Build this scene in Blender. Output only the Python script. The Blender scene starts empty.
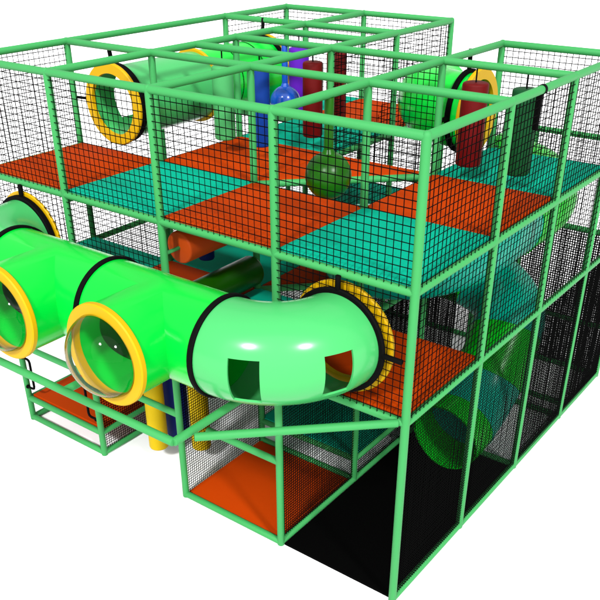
import bpy, bmesh, math, random
from mathutils import Vector, Matrix
random.seed(7)
S = 1.22                       # one grid bay of the play structure, in metres
L1, L2, TOP, LOW = 1.496, 2.367, 3.231, 0.235
RR = 0.0272                    # radius of the padded steel tube
ZT1 = (L1 + L2) / 2            # axis height of the lower tunnels
ZT2 = (L2 + TOP) / 2 - .015    # axis height of the upper tunnels
TR = 0.312                     # tunnel radius
TU = 0.290                     # radius of the upper tunnels
sc = bpy.context.scene
C = sc.collection
pi = math.pi

ALB = 0.73
# ---------------------------------------------------------------- materials
def mat(name, col, rough=0.4, spec=0.5, bump=0.0, bscale=40, var=0.06, vscale=3.0, coat=0.0):
    alb = 1.0 if name == 'white_floor' else ALB
    m = bpy.data.materials.new(name); m.use_nodes = True
    nt = m.node_tree; b = nt.nodes['Principled BSDF']
    tc = nt.nodes.new('ShaderNodeTexCoord')
    n = nt.nodes.new('ShaderNodeTexNoise'); n.inputs['Scale'].default_value = vscale
    n.inputs['Detail'].default_value = 4
    nt.links.new(tc.outputs['Object'], n.inputs['Vector'])
    mr = nt.nodes.new('ShaderNodeMapRange')
    mr.inputs['To Min'].default_value = 1 - var; mr.inputs['To Max'].default_value = 1 + var
    nt.links.new(n.outputs['Fac'], mr.inputs['Value'])
    mx = nt.nodes.new('ShaderNodeVectorMath'); mx.operation = 'SCALE'
    mx.inputs[0].default_value = [c * alb for c in col]
    nt.links.new(mr.outputs['Result'], mx.inputs['Scale'])
    nt.links.new(mx.outputs['Vector'], b.inputs['Base Color'])
    b.inputs['Roughness'].default_value = rough
    b.inputs['Specular IOR Level'].default_value = spec
    b.inputs['Coat Weight'].default_value = coat
    b.inputs['Coat Roughness'].default_value = 0.08
    if bump:
        n2 = nt.nodes.new('ShaderNodeTexNoise'); n2.inputs['Scale'].default_value = bscale
        nt.links.new(tc.outputs['Object'], n2.inputs['Vector'])
        bp = nt.nodes.new('ShaderNodeBump'); bp.inputs['Strength'].default_value = bump
        bp.inputs['Distance'].default_value = 0.004
        nt.links.new(n2.outputs['Fac'], bp.inputs['Height'])
        nt.links.new(bp.outputs['Normal'], b.inputs['Normal'])
    return m

M = dict(
    rail=mat('green_foam_sleeve', (0.038, 0.275, 0.073), 0.55, 0.15, 0.10, 60, 0.04),
    rope=mat('black_net_cord', (0.002, 0.002, 0.002), 0.9, 0.02),
    black=mat('black_rubber', (0.0025, 0.0025, 0.0025), 0.7, 0.03),
    blackmat=mat('black_foam_mat', (0.0012, 0.0012, 0.0012), 0.8, 0.01, 0.15, 120),
    orange=mat('orange_vinyl', (0.410, 0.038, 0.0005), 0.75, 0.03, 0.12, 25, 0.05, 2.0),
    teal=mat('teal_vinyl', (0.0012, 0.360, 0.225), 0.75, 0.03, 0.12, 25, 0.05, 2.0),
    bright=mat('bright_green_plastic', (0.0004, 0.490, 0.032), 0.2, 0.22, 0.02, 6, 0.03, 1.5),
    pale=mat('pale_green_plastic', (0.052, 0.385, 0.105), 0.2, 0.25, 0.02, 6, 0.03, 1.5),
    tealplastic=mat('teal_plastic', (0.0008, 0.380, 0.260), 0.25, 0.2, 0.02, 6, 0.03, 1.5),
    slidegreen=mat('slide_green_plastic', (0.001, 0.500, 0.012), 0.25, 0.2, 0.02, 6, 0.03, 1.5),
    yellow=mat('yellow_plastic', (0.520, 0.305, 0.0003), 0.5, 0.12, 0.03, 10, 0.04),
    yellowvinyl=mat('yellow_vinyl', (0.560, 0.380, 0.0015), 0.6, 0.10, 0.08, 25, 0.04),
    bluevinyl=mat('blue_vinyl', (0.0015, 0.030, 0.200), 0.6, 0.10, 0.08, 25, 0.05),
    navy=mat('navy_vinyl', (0.001, 0.010, 0.120), 0.6, 0.10, 0.08, 25, 0.05),
    blueball=mat('blue_gloss_vinyl', (0.005, 0.065, 0.380), 0.16, 0.35, 0.0, 25, 0.03),
    purple=mat('purple_vinyl', (0.085, 0.008, 0.340), 0.6, 0.10, 0.08, 25, 0.05),
    red=mat('dark_red_vinyl', (0.095, 0.0006, 0.0008), 0.6, 0.10, 0.08, 25, 0.06),
    darkgreen=mat('dark_green_vinyl', (0.0015, 0.055, 0.013), 0.6, 0.10, 0.08, 25, 0.06),
    olive=mat('olive_green_vinyl', (0.008, 0.085, 0.0004), 0.3, 0.15, 0.03, 25, 0.05),
    orangeroll=mat('bright_orange_vinyl', (0.420, 0.050, 0.002), 0.6, 0.10, 0.08, 25, 0.05),
    palevinyl=mat('pale_green_vinyl', (0.055, 0.310, 0.095), 0.6, 0.10, 0.08, 25, 0.05),
    floor=mat('white_floor', (0.82, 0.82, 0.82), 0.9, 0.05, 0.0, 40, 0.01, 0.5),
)
def glass():
    m = bpy.data.materials.new('clear_acrylic'); m.use_nodes = True
    nt = m.node_tree; nt.nodes.clear()
    o = nt.nodes.new('ShaderNodeOutputMaterial'); mix = nt.nodes.new('ShaderNodeMixShader')
    tr = nt.nodes.new('ShaderNodeBsdfTransparent'); tr.inputs['Color'].default_value = (0.965, 0.985, 0.97, 1)
    gl = nt.nodes.new('ShaderNodeBsdfGlossy'); gl.inputs['Roughness'].default_value = 0.05
    fr = nt.nodes.new('ShaderNodeFresnel'); fr.inputs['IOR'].default_value = 1.22
    nt.links.new(fr.outputs[0], mix.inputs[0]); nt.links.new(tr.outputs[0], mix.inputs[1])
    nt.links.new(gl.outputs[0], mix.inputs[2]); nt.links.new(mix.outputs[0], o.inputs[0])
    return m
M['glass'] = glass()

# ---------------------------------------------------------------- builders (grid units, scaled to metres on linking)
def obj(name, bm, m, parent=None, smooth=True, angle=40):
    bmesh.ops.recalc_face_normals(bm, faces=bm.faces[:])
    me = bpy.data.meshes.new(name)
    base = Vector((0, 0, 0)) if parent is None else Vector(parent['base'])
    for v in bm.verts: v.co = (v.co - base) * S
    bm.to_mesh(me); bm.free()
    if smooth:
        me.polygons.foreach_set('use_smooth', [True] * len(me.polygons))
        me.set_sharp_from_angle(angle=math.radians(angle))
    me.materials.append(M[m] if isinstance(m, str) else m)
    o = bpy.data.objects.new(name, me); C.objects.link(o)
    if parent is not None: o.parent = parent
    return o

def thing(name, label, cat, base, group=None):
    o = bpy.data.objects.new(name, None); C.objects.link(o)
    o.empty_display_size = 0.1
    o['base'] = [float(c) for c in base]; o.location = Vector(base) * S
    o['label'] = label; o['category'] = cat
    if group: o['group'] = group
    return o

def tag(o, label, cat, group=None):
    """a thing that is one mesh: move its origin to the middle of its footprint"""
    xs = [v.co for v in o.data.vertices]
    c = Vector(((min(v.x for v in xs) + max(v.x for v in xs)) / 2, (min(v.y for v in xs) + max(v.y for v in xs)) / 2, min(v.z for v in xs)))
    for v in o.data.vertices: v.co -= c
    o.location = c
    o['label'] = label; o['category'] = cat
    if group: o['group'] = group
    return o

def frame_of(d):
    d = Vector(d).normalized()
    a = Vector((0, 0, 1)) if abs(d.z) < 0.9 else Vector((1, 0, 0))
    u = d.cross(a).normalized(); return u, d.cross(u).normalized()

def tube(bm, pts, r, n=14, caps=True, radii=None):
    pts = [Vector(p) for p in pts]; rings = []; u = None
    for i, p in enumerate(pts):
        d = (pts[min(i + 1, len(pts) - 1)] - pts[max(i - 1, 0)]).normalized()
        if u is None: u, _ = frame_of(d)
        u = (u - d * u.dot(d)).normalized(); w = d.cross(u)
        rr = radii[i] if radii else r
        rings.append([bm.verts.new(p + (u * math.cos(2 * pi * k / n) + w * math.sin(2 * pi * k / n)) * rr) for k in range(n)])
    for a, b in zip(rings, rings[1:]):
        for k in range(n): bm.faces.new((a[k], a[(k + 1) % n], b[(k + 1) % n], b[k]))
    if caps: bm.faces.new(rings[0][::-1]); bm.faces.new(rings[-1])
    return bm

def capped(bm, a, b, r, n=16, bev=None):
    """straight padded tube with rounded ends"""
    a, b = Vector(a), Vector(b); d = (b - a).normalized(); bev = r * 0.5 if bev is None else bev
    return tube(bm, [a, a + d * bev * 0.3, a + d * bev, b - d * bev, b - d * bev * 0.3, b], r, n, True,
                [r - bev, r - bev * 0.3, r, r, r - bev * 0.3, r - bev])

def lathe(bm, c, axis, prof, n=48, close=False):
    """prof: list of (radius, distance along axis)"""
    c = Vector(c); d = Vector(axis).normalized(); u, w = frame_of(d); rings = []
    for r, h in prof:
        if r < 1e-6: rings.append([bm.verts.new(c + d * h)])
        else: rings.append([bm.verts.new(c + d * h + (u * math.cos(2 * pi * k / n) + w * math.sin(2 * pi * k / n)) * r) for k in range(n)])
    seq = list(zip(rings, rings[1:])) + ([(rings[-1], rings[0])] if close else [])
    for a, b in seq:
        for k in range(n):
            k2 = (k + 1) % n
            if len(a) == 1 and len(b) == 1: continue
            if len(a) == 1: bm.faces.new((a[0], b[k], b[k2]))
            elif len(b) == 1: bm.faces.new((a[k], a[k2], b[0]))
            else: bm.faces.new((a[k], a[k2], b[k2], b[k]))
    return bm

def annulus(c, axis, ri, ro, h, bev=0.008):
    return lathe(bmesh.new(), c, axis, [(ri, -h / 2), (ro - bev, -h / 2), (ro, -h / 2 + bev), (ro, h / 2 - bev), (ro - bev, h / 2), (ri, h / 2)], 64, True)

def box(bm, lo, hi):
    x0, y0, z0 = lo; x1, y1, z1 = hi
    v = [bm.verts.new(p) for p in ((x0, y0, z0), (x1, y0, z0), (x1, y1, z0), (x0, y1, z0), (x0, y0, z1), (x1, y0, z1), (x1, y1, z1), (x0, y1, z1))]
    for f in ((0, 3, 2, 1), (4, 5, 6, 7), (0, 1, 5, 4), (1, 2, 6, 5), (2, 3, 7, 6), (3, 0, 4, 7)): bm.faces.new([v[i] for i in f])
    return bm

def slab(pts, z0, z1, bev=0.008):
    bm = bmesh.new()
    lo = [bm.verts.new((x, y, z0)) for x, y in pts]; hi = [bm.verts.new((x, y, z1)) for x, y in pts]
    n = len(pts); bm.faces.new(lo[::-1]); top = bm.faces.new(hi)
    for k in range(n): bm.faces.new((lo[k], lo[(k + 1) % n], hi[(k + 1) % n], hi[k]))
    bmesh.ops.bevel(bm, geom=[e for e in top.edges], offset=bev, segments=3, affect='EDGES', profile=0.5)
    return bm

# ---------------------------------------------------------------- floor
bm = bmesh.new(); R = 260
f = [bm.verts.new(p) for p in ((-R, -R, 0), (R, -R, 0), (R, R, 0), (-R, R, 0))]; bm.faces.new(f)
fl = obj('floor', bm, 'floor', None, False); fl['kind'] = 'structure'

# ---------------------------------------------------------------- the steel frame
FR = thing('play_frame', 'tall pale green tubular frame of the playground with black nets between its posts', 'play structure', (-2, 2, 0))
def rail(a, b, name='rail', r=RR):
    bm = bmesh.new(); a, b = Vector(a), Vector(b)
    n = max(2, int((b - a).length / 0.25)); 
    capped(bm, a, b, r, 16, 0.006)
    return obj(name, bm, 'rail', FR)
def post(x, y, z1, z0=0.0):
    bm = bmesh.new()
    # padded post with a domed head
    rr = RR * 1.02
    prof = [(0.0, z0), (rr * .9, z0), (rr, z0 + .006), (rr, z1), (rr * .94, z1 + rr * .45), (rr * .7, z1 + rr * .85), (rr * .35, z1 + rr * 1.05), (0.0, z1 + rr * 1.1)]
    lathe(bm, (x, y, 0), (0, 0, 1), prof, 18)
    obj('post', bm, 'rail', FR)
full = [(0, 0), (0, 1), (0, 2), (0, 3), (-1, 0), (-1, 1), (-1, 2), (-1, 3)] + [(-2, y) for y in range(5)] + [(-3, y) for y in range(5)] + [(-4, 0), (-4, 1), (-4, 3), (-4, 4)]
for x, y in full: post(x, y, TOP)
for x, y in ((0, 4), (-1, 4), (-4, 2)): post(x, y, L2)
e = 0.0
DN = 0.036     # the rails beneath a deck sit a little lower
X = lambda x0, x1, y, z: rail((x0, y, z), (x1, y, z))
Y = lambda x, y0, y1, z: rail((x, y0, z), (x, y1, z))
# top storey
for x0, x1, y in ((-4, 0, 0), (-4, 0, 1), (-3, -2, 1.5), (-3, 0, 2), (-3, -2, 2.5), (-4, -2, 3), (-1, 0, 3), (-4, -2, 4)): X(x0, x1, y, TOP)
for x, y0, y1 in ((-4, 0, 4), (-3, 0, 4), (-2, 0, 4), (-1, 0, 3), (0, 0, 3)): Y(x, y0, y1, TOP)
# upper floor
for x0, x1, y in ((-4, 0, 0), (-1, 0, 4), (-4, -2, 4)): X(x0, x1, y, L2)
X(-1, 0, 3, L2 - DN); X(-3, 0, 2, L2 - DN); X(-4, 0, 1, L2 - DN); X(-4, -2, 3, L2 - DN)
for x, y0, y1 in ((0, 0, 4), (-4, 0, 1), (-4, 3, 4), (-2, 2, 4), (-1, 2, 4)): Y(x, y0, y1, L2)
for x, y0, y1 in ((-1, 0, 2), (-2, 0, 1), (-3, 0, 4)): Y(x, y0, y1, L2 - DN)
rail((-2, 1, L2 + .012), (-1, 2, L2 + .012), 'diagonal_rail')
# lower floor
for x0, x1, y in ((-4, 0, 0), (-4, 0, 4), (-4, -1, -1)): X(x0, x1, y, L1)
X(-4, 0, 1, L1 - DN); X(-4, -1, 2, L1 - DN); X(-4, -1, 3, L1 - DN)
for x, y0, y1 in ((0, 0, 4), (-4, 0, 4), (-1, 1, 4), (-1, -1, 0), (-2, -1, 0), (-4, -1, 0)): Y(x, y0, y1, L1)
for x, y0, y1 in ((-1, 0, 1), (-2, 0, 4), (-3, 0, 4)): Y(x, y0, y1, L1 - DN)
rail((-2, 1, L1 + .012), (-1, 2, L1 + .012), 'diagonal_rail')
rail((-0.94, -0.885, L1), (-0.04, -0.02, L1), 'diagonal_rail')
# waist rails under the lower floor
X(-4, -2, 0, .80); X(-1.70, -1, 0, .775)
# low step decks
for x0, x1, y in ((-4, -3, 0), (-4, -3, 1), (-2, -1, 2)): X(x0, x1, y, LOW)
X(-2, -1, 1, LOW)
for x, y0, y1 in ((-4, 0, 1), (-3, 0, 1), (-1, 1, 2), (-2, 1, 2)): Y(x, y0, y1, LOW)
# ground
zg = RR
for x0, x1, y in ((-4, -3, 0), (-2, -1, 0), (-1, 0, 2), (-1, 0, 3), (-4, 0, 4), (-2, -1, 1)): X(x0, x1, y, zg)
for x, y0, y1 in ((0, 0, 4), (-1, 0, 4), (-3, 0, 1), (-4, 0, 1)): Y(x, y0, y1, zg)
X(-1, 0, 4, .55); X(-1, 0, 3, .17)

# ---------------------------------------------------------------- nets (parts of the frame)
def net(o, u, v, nu, nv, hole=None, hw=0.0031, off=None):
    """o corner, u / v edge vectors; nu strands run along v, nv strands run along u; hole (cu, cv, r) in grid units"""
    o, u, v = Vector(o), Vector(u), Vector(v); lu, lv = u.length, v.length
    du, dv = u / lu, v / lv; nn = du.cross(dv)
    if off is not None: o = o + Vector(off)
    bm = bmesh.new()
    def strand(a, d, side, l0, l1, lift):
        # slightly slack cord: one bend in the middle
        ps = []; k = 3
        for i in range(k):
            t = l0 + (l1 - l0) * i / (k - 1)
            ps.append(a + d * t + nn * (lift + (random.uniform(-.003, .003) if 0 < i < k - 1 else 0)) + side * (random.uniform(-.0016, .0016)))
        rings = [[bm.verts.new(p + side * sx * hw + nn * sz * hw) for sx, sz in ((1, 0), (0, 1), (-1, 0), (0, -1))] for p in ps]
        for r0, r1 in zip(rings, rings[1:]):
            for i in range(4): bm.faces.new((r0[i], r0[(i + 1) % 4], r1[(i + 1) % 4], r1[i]))
    def runs(c, L, hc, hl, r):
        if hole is None or abs(c - hc) >= r: return [(0.02, L - 0.02)]
        h = math.sqrt(r * r - (c - hc) ** 2); return [(0.02, hl - h), (hl + h, L - 0.02)]
    hu, hv, hr = hole if hole else (0, 0, 0)
    for i in range(1, nu):
        c = lu * i / nu
        for a, b in runs(c, lv, hu, hv, hr):
            if b - a > 0.01: strand(o + du * c, dv, du, a, b, 0)
    for i in range(1, nv):
        c = lv * i / nv
        for a, b in runs(c, lu, hv, hu, hr):
            if b - a > 0.01: strand(o + dv * c, du, dv, a, b, hw * 0.8)
    return obj('safety_net', bm, 'rope', FR, False)
CU, CV = 20, 18
H2, H3 = L2 - L1, TOP - L2
OF, OR = (0, -.014, 0), (.014, 0, 0)
def netx(x0, y, z0, z1, nu, nv, hole=None, off=None, hw=0.0031, w=1): return net((x0, y, z0), (w, 0, 0), (0, 0, z1 - z0), nu, nv, hole, hw, off)
def nety(x, y0, z0, z1, nu, nv, hole=None, off=None, hw=0.0031): return net((x, y0, z0), (0, 1, 0), (0, 0, z1 - z0), nu, nv, hole, hw, off)
# top storey
for x in (-4, -3, -2, -1): netx(x, 0, L2, TOP, CU, CV, None, OF)
for y in (0, 1, 2): nety(0, y, L2, TOP, CU, CV, None, OR)
nety(-4, 0, L2, TOP, CU, CV); nety(-4, 3, L2, TOP, CU, CV)
netx(-4, 4, L2, TOP, CU, CV); netx(-3, 4, L2, TOP, CU, CV)
nety(-2, 3, L2, TOP, CU, CV); nety(-2, 2, L2, TOP, CU, CV, (.5, H3 / 2, .33)); netx(-2, 2, L2, TOP, CU, CV)
netx(-1, 3, L2, TOP, CU, CV)
# lower floor storey
hole = (.5, H2 / 2, .30)
netx(-4, 0, L1, L2, CU, CV, (.5, H2 / 2, .374), OF); netx(-3, 0, L1, L2, CU, CV, None, OF); netx(-1, 0, L1, L2, CU, CV, hole, OF)
for y in range(4): nety(0, y, L1, L2, CU, CV, None, OR)
for y in range(4): nety(-4, y, L1, L2, CU, CV)
for x in range(-4, 0): netx(x, 4, L1, L2, CU, CV)
nety(-1, 3, L1, L2, CU, CV)
nety(-2, 2, L1, L2, CU, CV); nety(-2, 3, L1, L2, CU, CV)
# fine mesh round the ground storey
FU, FV, fh = 42, 62, 0.0034
for y in range(4): nety(0, y, 0, L1, FU, FV, None, (.010, 0, 0), 0.0027 if y < 2 else 0.0034)
for y in (0, 1, 3): nety(-1, y, 0, L1, FU, FV, None, None, 0.0044 if y > 1 else fh)
net((-1, 2, 0), (0, .64, 0), (0, 0, L1), 27, FV, None, 0.0044)
for y in (2, 3): nety(-2, y, 0, L1, FU, FV, None, None, 0.0044)
nety(-2, 0, 0, L1, FU, FV, None, None, fh)
nety(-3, 0, LOW, L1, FU, 52, None, None, fh); nety(-3, 0, 0, LOW, FU, 10, None, None, fh)
for y in (1, 2, 3): nety(-4, y, 0, L1, FU, FV, None, None, fh)
for x in (-4, -3, -2): netx(x, 4, 0, L1, FU, FV, None, None, fh)
netx(-1, 4, 0, L1, FU, FV, None, None, 0.0058)
nety(-2, 1, LOW, L1, FU, 52, None, None, fh)

# ---------------------------------------------------------------- deck panels (rest on the rails)
def deck(x0, y0, z, colr, label, pts=None, grp='padded deck panels', cat='deck panel', th=0.05):
    g = 0.0025
    if pts is None:
        a, b, c, d = x0 + g, y0 + g, x0 + 1 - g, y0 + 1 - g
        # clear the perimeter rails and notch the four corners round the posts
        n = 0.030
        pts = [(a + n, b), (c - n, b), (c - n, b + n), (c, b + n), (c, d - n), (c - n, d - n), (c - n, d), (a + n, d), (a + n, d - n), (a, d - n), (a, b + n), (a + n, b + n)]
        pts = [(max(min(px, -.026), -3.974) if True else px, max(py, .026)) for px, py in pts]
    bm = bmesh.new()
    o = obj('deck_panel', slab(pts, z - .004, z + .034, .006), colr, None, True, 30)
    return tag(o, label, cat, grp)
T, O = 'teal', 'orange'
deck(-1, 0, L2, T, 'teal upper deck panel at the near corner post, above the elbow tunnel mouth')
deck(-2, 0, L2, O, 'orange upper deck panel in the front row, just left of the teal corner panel')
deck(-3, 0, L2, T, 'teal deck panel of the upper floor at the front between two orange ones')
deck(-4, 0, L2, O, 'orange upper deck panel at the left end of the front row, below the tunnel mouth')
deck(-1, 1, L2, O, 'orange deck panel of the upper floor along the right side, behind the teal corner panel')
deck(-1, 2, L2, T, 'teal upper deck panel at the right, below the hanging dark green bag')
deck(-3, 1, L2, O, 'orange deck panel of the upper floor below the pale green and blue hanging bags')
deck(-3, 2, L2, T, 'teal deck panel of the upper floor below the purple bag and blue ball')
deck(-3, 3, L2, O, 'orange deck panel of the upper floor in the back corner behind the dark red bags')
deck(-4, 3, L2, T, 'teal deck panel of the upper floor behind the end of the upper straight tunnel')
g = .004
deck(0, 0, L2, O, 'triangular orange half deck of the upper floor behind the diagonal rail', [(-2 + .0025, 1.06), (-1.06, 2 - .0025), (-2 + .035, 2 - .0025), (-2 + .035, 1.97), (-2 + .0025, 1.97)])
deck(-1, 0, L1, O, 'orange lower deck panel at the near corner, inside the elbow tunnel mouth')
deck(-2, 0, L1, T, 'teal lower deck panel right of the dark green roller, behind the elbow tunnel')
deck(-3, 0, L1, O, 'orange deck panel of the lower floor below the orange roller')
deck(-4, 0, L1, T, 'teal lower deck panel at the front left, behind the lookout tunnels')
deck(-3, 1, L1, T, 'teal deck panel of the lower floor behind the orange roller')
deck(0, 0, L1, O, 'triangular orange half deck of the lower floor behind the diagonal rail', [(-2 + .0025, 1.06), (-1.06, 2 - .0025), (-2 + .035, 2 - .0025), (-2 + .035, 1.97), (-2 + .0025, 1.97)])
deck(-3, 2, L1, O, 'orange deck panel of the lower floor deep inside the structure')
deck(-3, 3, L1, T, 'teal lower deck panel at the back, glimpsed through the upper triangular opening')
deck(-4, 0, LOW, O, 'low orange step deck at the front left with handles on its posts')
deck(-2, 1, LOW, T, 'low teal step deck deep inside, behind the fine mesh')
# ground mats
o = obj('floor_mat', slab([(-1.965, .034), (-1.03, .034), (-1.03, .966), (-1.965, .966), (-1.965, .96), (-2.0, .96), (-2.0, .04), (-1.965, .04)], .002, .035, .008), 'orange', None, True, 30)
tag(o, 'orange foam mat on the floor in the open bay below the elbow tunnel', 'floor mat')
o = obj('floor_mat', slab([(-.972, .01), (-.03, .01), (-.03, 1.972), (-.972, 1.972)], .002, .022, .006), 'blackmat', None, True, 30)
tag(o, 'black foam mat on the floor at the near corner where the spiral slide ends', 'floor mat')

# ---------------------------------------------------------------- tunnels
WT = 0.014
def shell_sweep(path, r, name, m, parent, n=64, windows=(), up=Vector((0, 0, 1)), cut=None):
    """hollow swept tube; windows: (s0, s1, a0, a1) as fractions of length and angles (0 = right of heading, 90 = up)"""
    pts = [Vector(p) for p in path]; N = len(pts); bm = bmesh.new()
    go, gi = [], []
    for i, p in enumerate(pts):
        d = (pts[min(i + 1, N - 1)] - pts[max(i - 1, 0)]).normalized()
        rt = d.cross(up).normalized(); w = rt.cross(d)
        for g, rr in ((go, r), (gi, r - WT)):
            row = []
            for k in range(n):
                a = 2 * pi * k / n; q = p + (rt * math.cos(a) + w * math.sin(a)) * rr
                if cut and i in (0, N - 1): q = cut(q, i, d, a)
                row.append(bm.verts.new(q))
            g.append(row)
    def iswin(i, k):
        s = (i + .5) / (N - 1); a = (360 * (k + .5) / n) % 360
        for s0, s1, a0, a1 in windows:
            if s0 <= s <= s1 and (a0 <= a <= a1 or a0 <= a - 360 <= a1): return True
        return False
    W = [[iswin(i, k) for k in range(n)] for i in range(N - 1)]
    for i in range(N - 1):
        for k in range(n):
            k2 = (k + 1) % n
            if W[i][k]:
                continue
            bm.faces.new((gi[i][k], gi[i][k2], gi[i + 1][k2], gi[i + 1][k])[::-1])
            bm.faces.new((go[i][k], go[i][k2], go[i + 1][k2], go[i + 1][k]))
            # walls of the window reveal
            for (di, dk), (p, q) in (((-1, 0), ((i, k), (i, k2))), ((1, 0), ((i + 1, k), (i + 1, k2))), ((0, -1), ((i, k), (i + 1, k))), ((0, 1), ((i, k2), (i + 1, k2)))):
                j, l = i + di, (k + dk) % n
                if 0 <= j < N - 1 and W[j][l]:
                    bm.faces.new((gi[p[0]][p[1]], gi[q[0]][q[1]], go[q[0]][q[1]], go[p[0]][p[1]]))
    for i in (0, N - 1):
        for k in range(n):
            k2 = (k + 1) % n
            bm.faces.new((gi[i][k], gi[i][k2], go[i][k2], go[i][k]))
    return obj(name, bm, m, parent, True, 35)

def arc(c, r, a0, a1, n, z):
    return [(c[0] + r * math.cos(math.radians(a0 + (a1 - a0) * i / n)), c[1] + r * math.sin(math.radians(a0 + (a1 - a0) * i / n)), z) for i in range(n + 1)]

def ringpart(parent, name, c, axis, ri, ro, h, m): return obj(name, annulus(c, axis, ri, ro, h), m, parent, True, 35)

def strap(parent, a, b, w=0.018):
    bm = bmesh.new(); capped(bm, a, b, w, 10, .004); return obj('strap', bm, 'black', parent)

# right elbow
t = thing('elbow_tunnel', 'pale green elbow tunnel with two cut-out windows, beside the near corner post', 'tunnel', (-.7, -.4, ZT1 - TR), 'pale green elbow tunnels')
shell_sweep(arc((-1, 0), .5, -90, 0, 40, ZT1), TR, 'shell', 'pale', t, 72, [(.21, .36, -38, 20), (.64, .80, -34, 22)])
ringpart(t, 'clamp_ring', (-1, -.5, ZT1), (1, 0, 0), TR + .002, TR + .018, .04, 'black')
ringpart(t, 'clamp_ring', (-.5, -.034, ZT1), (0, 1, 0), TR + .002, TR + .034, .03, 'black')
ringpart(t, 'mouth_rim', (-.5, .030, ZT1), (0, 1, 0), .27, .372, .03, 'yellow')
strap(t, (-.5, -.036, ZT1 + TR + .03), (-.5, -.036, L2 - .005)); strap(t, (-.5 + TR + .02, -.036, ZT1), (-.03, -.04, ZT1)); strap(t, (-.5 - TR - .02, -.036, ZT1), (-.97, -.04, ZT1))
# left elbow
t = thing('elbow_tunnel', 'pale green elbow tunnel joining the left end of the lookout tunnels to the front wall', 'tunnel', (-3.3, -.4, ZT1 - TR), 'pale green elbow tunnels')
shell_sweep(arc((-3, 0), .5, 270, 180, 40, ZT1), TR, 'shell', 'pale', t, 72)
ringpart(t, 'clamp_ring', (-3, -.5, ZT1), (1, 0, 0), TR + .002, TR + .018, .04, 'black')
ringpart(t, 'clamp_ring', (-3.5, -.045, ZT1), (0, 1, 0), TR + .002, TR + .030, .05, 'black')
ringpart(t, 'mouth_rim', (-3.5, -.004, ZT1), (0, 1, 0), .27, .366, .026, 'yellow')
strap(t, (-3.5, -.036, ZT1 + TR + .03), (-3.5, -.036, L2 - .005))

# T shaped lookouts (boolean of plain tubes, then the result is kept as one mesh)
def tee_mesh(x0, x1, yb):
    def cyl(a, b, r):
        bm = bmesh.new(); tube(bm, [a, b], r, 96); bmesh.ops.recalc_face_normals(bm, faces=bm.faces[:])
        me = bpy.data.meshes.new('tmp'); bm.to_mesh(me); bm.free(); o = bpy.data.objects.new('tmp', me); C.objects.link(o); return o
    xc = (x0 + x1) / 2; e = .05
    mo = cyl((x0, -.5, ZT1), (x1, -.5, ZT1), TR); bo = cyl((xc, -.5, ZT1), (xc, yb, ZT1), TR * .996)
    mi = cyl((x0 - e, -.5, ZT1), (x1 + e, -.5, ZT1), TR - WT); bi = cyl((xc, -.5, ZT1), (xc, yb - e, ZT1), TR * .996 - WT)
    for o2, op in ((bo, 'UNION'), (mi, 'DIFFERENCE'), (bi, 'DIFFERENCE')):
        md = mo.modifiers.new('b', 'BOOLEAN'); md.operation = op; md.object = o2; md.solver = 'EXACT'
    dg = bpy.context.evaluated_depsgraph_get()
    bm = bmesh.new(); bm.from_mesh(mo.evaluated_get(dg).to_mesh())
    for o2 in (mo, bo, mi, bi): bpy.data.objects.remove(o2, do_unlink=True)
    bmesh.ops.remove_doubles(bm, verts=bm.verts[:], dist=1e-5)
    return bm
YB = -1.0
for x0, lab in ((-2, 'bright green lookout tunnel with clear bubble window, joined to the elbow with two cut-out windows'), (-3, 'bright green lookout tunnel whose yellow rim is cut off by the left picture edge')):
    t = thing('lookout_tunnel', lab, 'tunnel', (x0 + .5, -.5, ZT1 - TR), 'bright green lookout tunnels')
    obj('shell', tee_mesh(x0 + .004, x0 + .996, YB), 'bright', t, True, 28)
    rim = ringpart(t, 'window_rim', (x0 + .5, YB - .012, ZT1), (0, 1, 0), 0.258, .330, .045, 'yellow')
    bm = bmesh.new(); prof = []
    for i in range(17):
        a = pi / 2 * i / 16; prof.append((.268 * math.cos(a), -.215 * math.sin(a)))
    lathe(bm, (x0 + .5, YB - .014, ZT1), (0, 1, 0), prof, 64)
    obj('bubble_window', bm, 'glass', t, True, 60)
    if x0 == -2: ringpart(t, 'clamp_ring', (-2, -.5, ZT1), (1, 0, 0), TR + .002, TR + .018, .04, 'black')
    for xx in (x0 + .12, x0 + .88):
        strap(t, (xx, -.9 if False else -.5, ZT1 - TR - .004), (xx, -.5, ZT1 - TR - .055), .014)

# upper straight tunnel: pale section then bright section
t = thing('straight_tunnel', 'pale green straight tunnel on the upper floor, its wide yellow mouth facing forward', 'tunnel', (-3.5, 1.5, ZT2 - TU))
shell_sweep([(-3.5, 1.02 + .96 * i / 24, ZT2) for i in range(25)], TU, 'shell', 'pale', t, 72, [(.24, .72, 145, 220)])
ringpart(t, 'mouth_rim', (-3.5, 1.0, ZT2), (0, 1, 0), .245, .328, .035, 'yellow')
ringpart(t, 'clamp_ring', (-3.5, 1.055, ZT2), (0, 1, 0), TU + .002, TU + .030, .06, 'black')
ringpart(t, 'end_rim', (-3.5, 1.985, ZT2), (0, 1, 0), .25, .318, .03, 'yellow')
strap(t, (-3.5, 1.03, ZT2 + TU + .03), (-3.5, 1.01, TOP + .02)); strap(t, (-3.5 - TU - .02, 1.04, ZT2), (-3.97, 1.01, ZT2), .012)
t = thing('straight_tunnel', 'bright green straight tunnel on the upper floor behind the pale green and blue hanging bags', 'tunnel', (-3.5, 2.5, ZT2 - TU))
shell_sweep([(-3.5, 2.01 + .97 * i / 24, ZT2) for i in range(25)], TU, 'shell', 'bright', t, 72)
for yy in (2.33, 2.66): ringpart(t, 'seam', (-3.5, yy, ZT2), (0, 1, 0), TU, TU + .004, .008, 'black')
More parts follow.
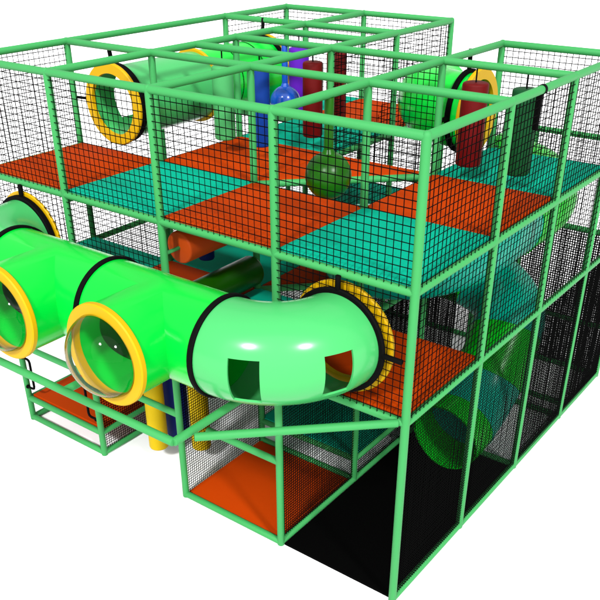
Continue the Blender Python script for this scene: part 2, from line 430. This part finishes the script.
ringpart(t, 'mouth_rim', (-3.5, 3.0, ZT2), (0, 1, 0), .245, .328, .035, 'yellow')
ringpart(t, 'clamp_ring', (-3.5, 2.955, ZT2), (0, 1, 0), TU + .002, TU + .03, .04, 'black')
strap(t, (-3.5, 2.97, ZT2 + TU + .03), (-3.5, 2.99, TOP + .02))
# upper right tunnel
t = thing('curved_tunnel', 'bright green curved upper tunnel at the right, its mouth behind a dark red bag', 'tunnel', (-1.5, 2.5, ZT2 - TU))
shell_sweep([(-.94, 2.5, ZT2)] + [(x + -.03, y, z) for x, y, z in arc((-1.02, 2.98), .48, 270, 180, 36, ZT2)], TU, 'shell', 'bright', t, 72)
ringpart(t, 'mouth_rim', (-.925, 2.5, ZT2), (1, 0, 0), .252, .338, .035, 'yellow')
ringpart(t, 'clamp_ring', (-1.03, 2.5, ZT2), (1, 0, 0), TU + .002, TU + .030, .04, 'black')
strap(t, (-1.03, 2.5, ZT2 + TU + .01), (-1.03, 2.5, TOP + .02)); strap(t, (-1.03, 2.5 - TU - .01, ZT2), (-1.02, 2.03, ZT2))
strap(t, (-1.03, 2.5, ZT2 - TU - .01), (-1.03, 2.5, L2 + .03))

bm = bmesh.new(); lathe(bm, (-1.53, 2.975, ZT2), (0, 1, 0), [(0, -.006), (TU - WT - .001, -.006), (TU - WT - .001, .006), (0, .006)], 48)
obj('added_light_stop', bm, 'bright', t)  # disc added inside the far end to darken the tunnel interior

# ---------------------------------------------------------------- spiral slide
def spline(cp, per=14):
    P = [Vector(p) for p in cp]; P = [P[0] * 2 - P[1]] + P + [P[-1] * 2 - P[-2]]; out = []
    for i in range(1, len(P) - 2):
        a, b, c, d = P[i - 1:i + 3]
        for j in range(per):
            s = j / per
            out.append(0.5 * ((2 * b) + (c - a) * s + (2 * a - 5 * b + 4 * c - d) * s * s + (3 * b - a - 3 * c + d) * s ** 3))
    out.append(P[-2]); return out
cx, q = -.96, .5
def turn(cy, a0, a1, n, z0, z1): return [(cx + q * math.cos(math.radians(a0 + (a1 - a0) * i / n)), cy + q * math.sin(math.radians(a0 + (a1 - a0) * i / n)), z0 + (z1 - z0) * i / n) for i in range(n + 1)]
cp = [(-.49, 1.58, .325), (-.475, 1.85, .36), (-.465, 2.15, .49), (-.46, 2.42, .73)]
i0 = len(cp)
cp += turn(2.52, 20, 180, 6, 1.00, 1.40)
cp += [(cx - q, 2.15, 1.56)]
cp += turn(1.78, 180, 360, 6, 1.80, 2.08)
cp += [(cx + q, 2.22, 2.07)]
cp += turn(2.80, 0, 105, 4, 2.06, 2.14)
path = spline(cp, 12)
t = thing('spiral_slide', 'spiral tube slide in teal and green sections, ending on the black mat', 'slide', (-.7, 2.1, 0))
def exitcut(p, i, d, a):
    # slanted outlet: the lip leans back at the top
    return p + Vector((0, 1, 0)) * (0.42 * (math.sin(a) + 1) / 2) if i == 0 else p
n0 = len(path)
# path indices where the colour changes
def idx(f): return int(round(f * 12))
cuts = [0, idx(1.08), idx(2.5), idx(3.7), idx(7.2), idx(10.5), idx(19.1), n0 - 1]
cols = ['slidegreen', 'tealplastic', 'slidegreen', 'tealplastic', 'slidegreen', 'tealplastic', 'slidegreen', 'tealplastic']
def cutexit(q, i, d, a):
    if i == 0: return q + Vector((0, 0.17 * (math.sin(a) + 1) / 2, .0))
    return q
for k, (a, b) in enumerate(zip(cuts, cuts[1:])):
    seg = path[a:b + 1]
    if len(seg) < 2: continue
    sec = shell_sweep(seg, .308, 'slide_section', cols[k], t, 56, (), Vector((0, 0, 1)), cutexit if k == 0 else None)
    if k:
        p, d = seg[0], (seg[1] - seg[0]).normalized()
        obj('joint_ring', annulus(p, d, .309, .316, .02, .003), cols[k], t)

# ---------------------------------------------------------------- hanging bags and balls on the upper floor
def bag(x, y, r, m, label, z0=L2 + .15, z1=L2 + .745, hang=TOP, name='punching_bag', group='hanging punching bags', tilt=0):
    t = thing(name, label, 'punching bag', (x, y, z0), group)
    bm = bmesh.new(); bv = .016
    prof = [(0, z0), (r - bv, z0), (r - bv * .3, z0 + bv * .3), (r, z0 + bv), (r, (z0 + z1) / 2), (r, z1 - bv), (r - bv * .3, z1 - bv * .3), (r - bv, z1), (0, z1)]
    lathe(bm, (x, y, 0), (0, 0, 1), prof, 40)
    obj('pad', bm, m, t, True, 50)
    bm = bmesh.new(); tube(bm, [(x, y, z1 - .01), (x, y, hang - RR)], .006, 8); obj('cord', bm, 'black', t)
    return t
bag(-2.72, 1.5, .088, 'palevinyl', 'pale green hanging bag in front of the bright green upper tunnel', z1=L2 + .73)
bag(-2.33, 1.5, .076, 'bluevinyl', 'blue hanging bag beside the blue ball on the upper floor', z1=L2 + .75)
bag(-2.70, 2.5, .090, 'purple', 'purple hanging bag behind the blue ball')
bag(-2.18, 2.0, .083, 'red', 'dark red hanging bag on the upper floor just right of the purple bag')
bag(-2.29, 2.5, .088, 'red', 'dark red hanging bag partly hidden behind a post, farthest back of three')
bag(-.72, 2.0, .096, 'red', 'dark red hanging bag in front of the right-hand tunnel mouth')
bag(-.33, 2.0, .096, 'darkgreen', 'dark green hanging bag above the teal deck at the right')
def ball(x, y, z, r, m, rr, label):
    t = thing('hanging_ball', label, 'hanging ball', (x, y, z - r), 'hanging balls on rods')
    bm = bmesh.new(); bmesh.ops.create_uvsphere(bm, u_segments=48, v_segments=32, radius=r)
    for v in bm.verts: v.co += Vector((x, y, z))
    obj('ball', bm, m, t)
    bm = bmesh.new(); capped(bm, (x, y, z + r * .95), (x, y, TOP - RR * .8), rr, 20, .004); obj('rod', bm, m, t)
    bm = bmesh.new(); lathe(bm, (x, y, z + r * .93), (0, 0, 1), [(rr * 1.02, -.01), (rr * 1.5, 0), (rr * 1.02, .03)], 24); obj('collar', bm, m, t)
ball(-2.47, 2.0, L2 + .40, .128, 'blueball', .026, 'shiny blue ball hanging on a blue rod beside the blue bag')
ball(-1.0, .56, L2 + .36, .150, 'olive', .030, 'shiny olive green ball hanging on a rod above the orange deck behind the front net')
# black strap on the right top rail
t = thing('hanging_strap', 'short black padded strap hanging from the right-hand top rail beside the dark green bag', 'strap', (0, 1.45, TOP - .28))
bm = bmesh.new(); capped(bm, (-.012, 1.45, TOP - .25), (-.012, 1.45, TOP - .02), .021, 12, .006); obj('pad', bm, 'black', t)
obj('loop', annulus((0, 1.45, TOP), (0, 1, 0), RR + .001, RR + .005, .028, .001), 'black', t)

# ---------------------------------------------------------------- lower storey: rollers, blue bag
def roller(x, z, y0, y1, r, m, label):
    t = thing('wringer_roller', label, 'roller', (x, (y0 + y1) / 2, z - r), 'wringer rollers')
    bm = bmesh.new(); capped(bm, (x, y0, z), (x, y1, z), r, 48, .014); obj('pad', bm, m, t, True, 50)
    bm = bmesh.new(); capped(bm, (x, RR * .9, z), (x, y0 + .01, z), .014, 12, .003); obj('axle', bm, 'rail', t)
    bm = bmesh.new(); capped(bm, (x, y1 - .01, z), (x, 1 - RR * .9, z), .014, 12, .003); obj('axle', bm, 'rail', t)
roller(-2, L1 + .635, .15, .93, .118, 'orangeroll', 'orange foam roller lying across the front opening of the lower floor')
roller(-2, L1 + .20, .10, .95, .122, 'olive', 'dark green foam roller below the orange roller, just above the lookout tunnel')
bag(-2.55, 1.0, .068, 'bluevinyl', 'blue hanging bag whose bottom shows below the orange roller', L1 + .15, L1 + .74, L2 - DN)
# ground storey bags
bag(-2.54, .24, .084, 'yellowvinyl', 'bright yellow hanging bag below the lookout tunnel, clear of the mesh', .15, 1.30, L1 - DN)
bag(-2.545, .49, .10, 'navy', 'navy blue hanging bag behind a front post between the two yellow bags', .15, 1.30, L1 - DN)
bag(-2.24, .46, .084, 'yellowvinyl', 'yellow hanging bag seen through fine black mesh below the elbow tunnel', .15, 1.30, L1 - DN)

# ---------------------------------------------------------------- grab handles on the low step
for x, sgn, lab in ((-4, 1, 'black grab handle on the outermost left post of the low orange step'), (-3, -1, 'black grab handle on the inner post of the low orange step')):
    t = thing('grab_handle', lab, 'handle', (x, 0, .36), 'grab handles')
    xa, xb = x + sgn * RR * .9, x + sgn * .125
    pts = [(xa, -.012, .37), (xb - sgn * .03, -.012, .37), (xb - sgn * .008, -.012, .378), (xb, -.012, .40), (xb, -.012, .65), (xb - sgn * .008, -.012, .672), (xb - sgn * .03, -.012, .68), (xa, -.012, .68)]
    bm = bmesh.new(); tube(bm, pts, .011, 10); obj('grip', bm, 'black', t)
    for z in (.37, .68):
        bm = bmesh.new(); capped(bm, (xa - sgn * .004, -.012, z), (xa + sgn * .010, -.012, z), .02, 12, .003); obj('mounting_plate', bm, 'black', t)

for o in list(bpy.data.objects):
    if 'base' in o: del o['base']

# ---------------------------------------------------------------- light
w = bpy.data.worlds.new('World'); sc.world = w; w.use_nodes = True
bg = w.node_tree.nodes['Background']; bg.inputs[0].default_value = (1, 1, 1, 1); bg.inputs[1].default_value = 1.0
def sun(name, az, el, s, ang):
    l = bpy.data.lights.new(name, 'SUN'); l.energy = s; l.angle = math.radians(ang)
    o = bpy.data.objects.new(name, l); C.objects.link(o)
    d = Vector((math.cos(math.radians(az)) * math.cos(math.radians(el)), math.sin(math.radians(az)) * math.cos(math.radians(el)), math.sin(math.radians(el))))
    o.rotation_euler = d.to_track_quat('Z', 'Y').to_euler(); o.location = d * 20
    return o
# azimuth the light comes FROM (the camera looks from about -53 degrees)
sun('left_studio_lamp', -80, 40, 3.7, 6)
sun('right_studio_lamp', -23, 38, 3.2, 6)
sun('added_front_fill', -54, 22, 2.4, 90)  # wide fill light added to brighten the bays under the decks

# ---------------------------------------------------------------- camera
cam = bpy.data.cameras.new('Camera'); co = bpy.data.objects.new('Camera', cam); C.objects.link(co)
R3 = ((0.799052, 0.601255, -0.003008), (0.311448, -0.418175, -0.853305), (-0.514312, 0.680898, -0.521403))
rx, dn, fw = (Vector(r) for r in R3)
m4 = Matrix((rx, -dn, -fw)).transposed().to_4x4(); m4.translation = Vector((2.0720, -3.81546, 4.29186)) * S
co.matrix_world = m4
cam.sensor_width = 36; cam.lens = 36 * 832.57 / 600
cam.shift_x = (300 - 300.24) / 600; cam.shift_y = (400.104 - 300) / 600
cam.clip_start = 0.05; cam.clip_end = 2000
sc.camera = co
sc.view_settings.view_transform = 'Standard'; sc.view_settings.look = 'None'
sc.view_settings.exposure = 0; sc.view_settings.gamma = 1
sc.cycles.max_bounces = 8; sc.cycles.transparent_max_bounces = 16
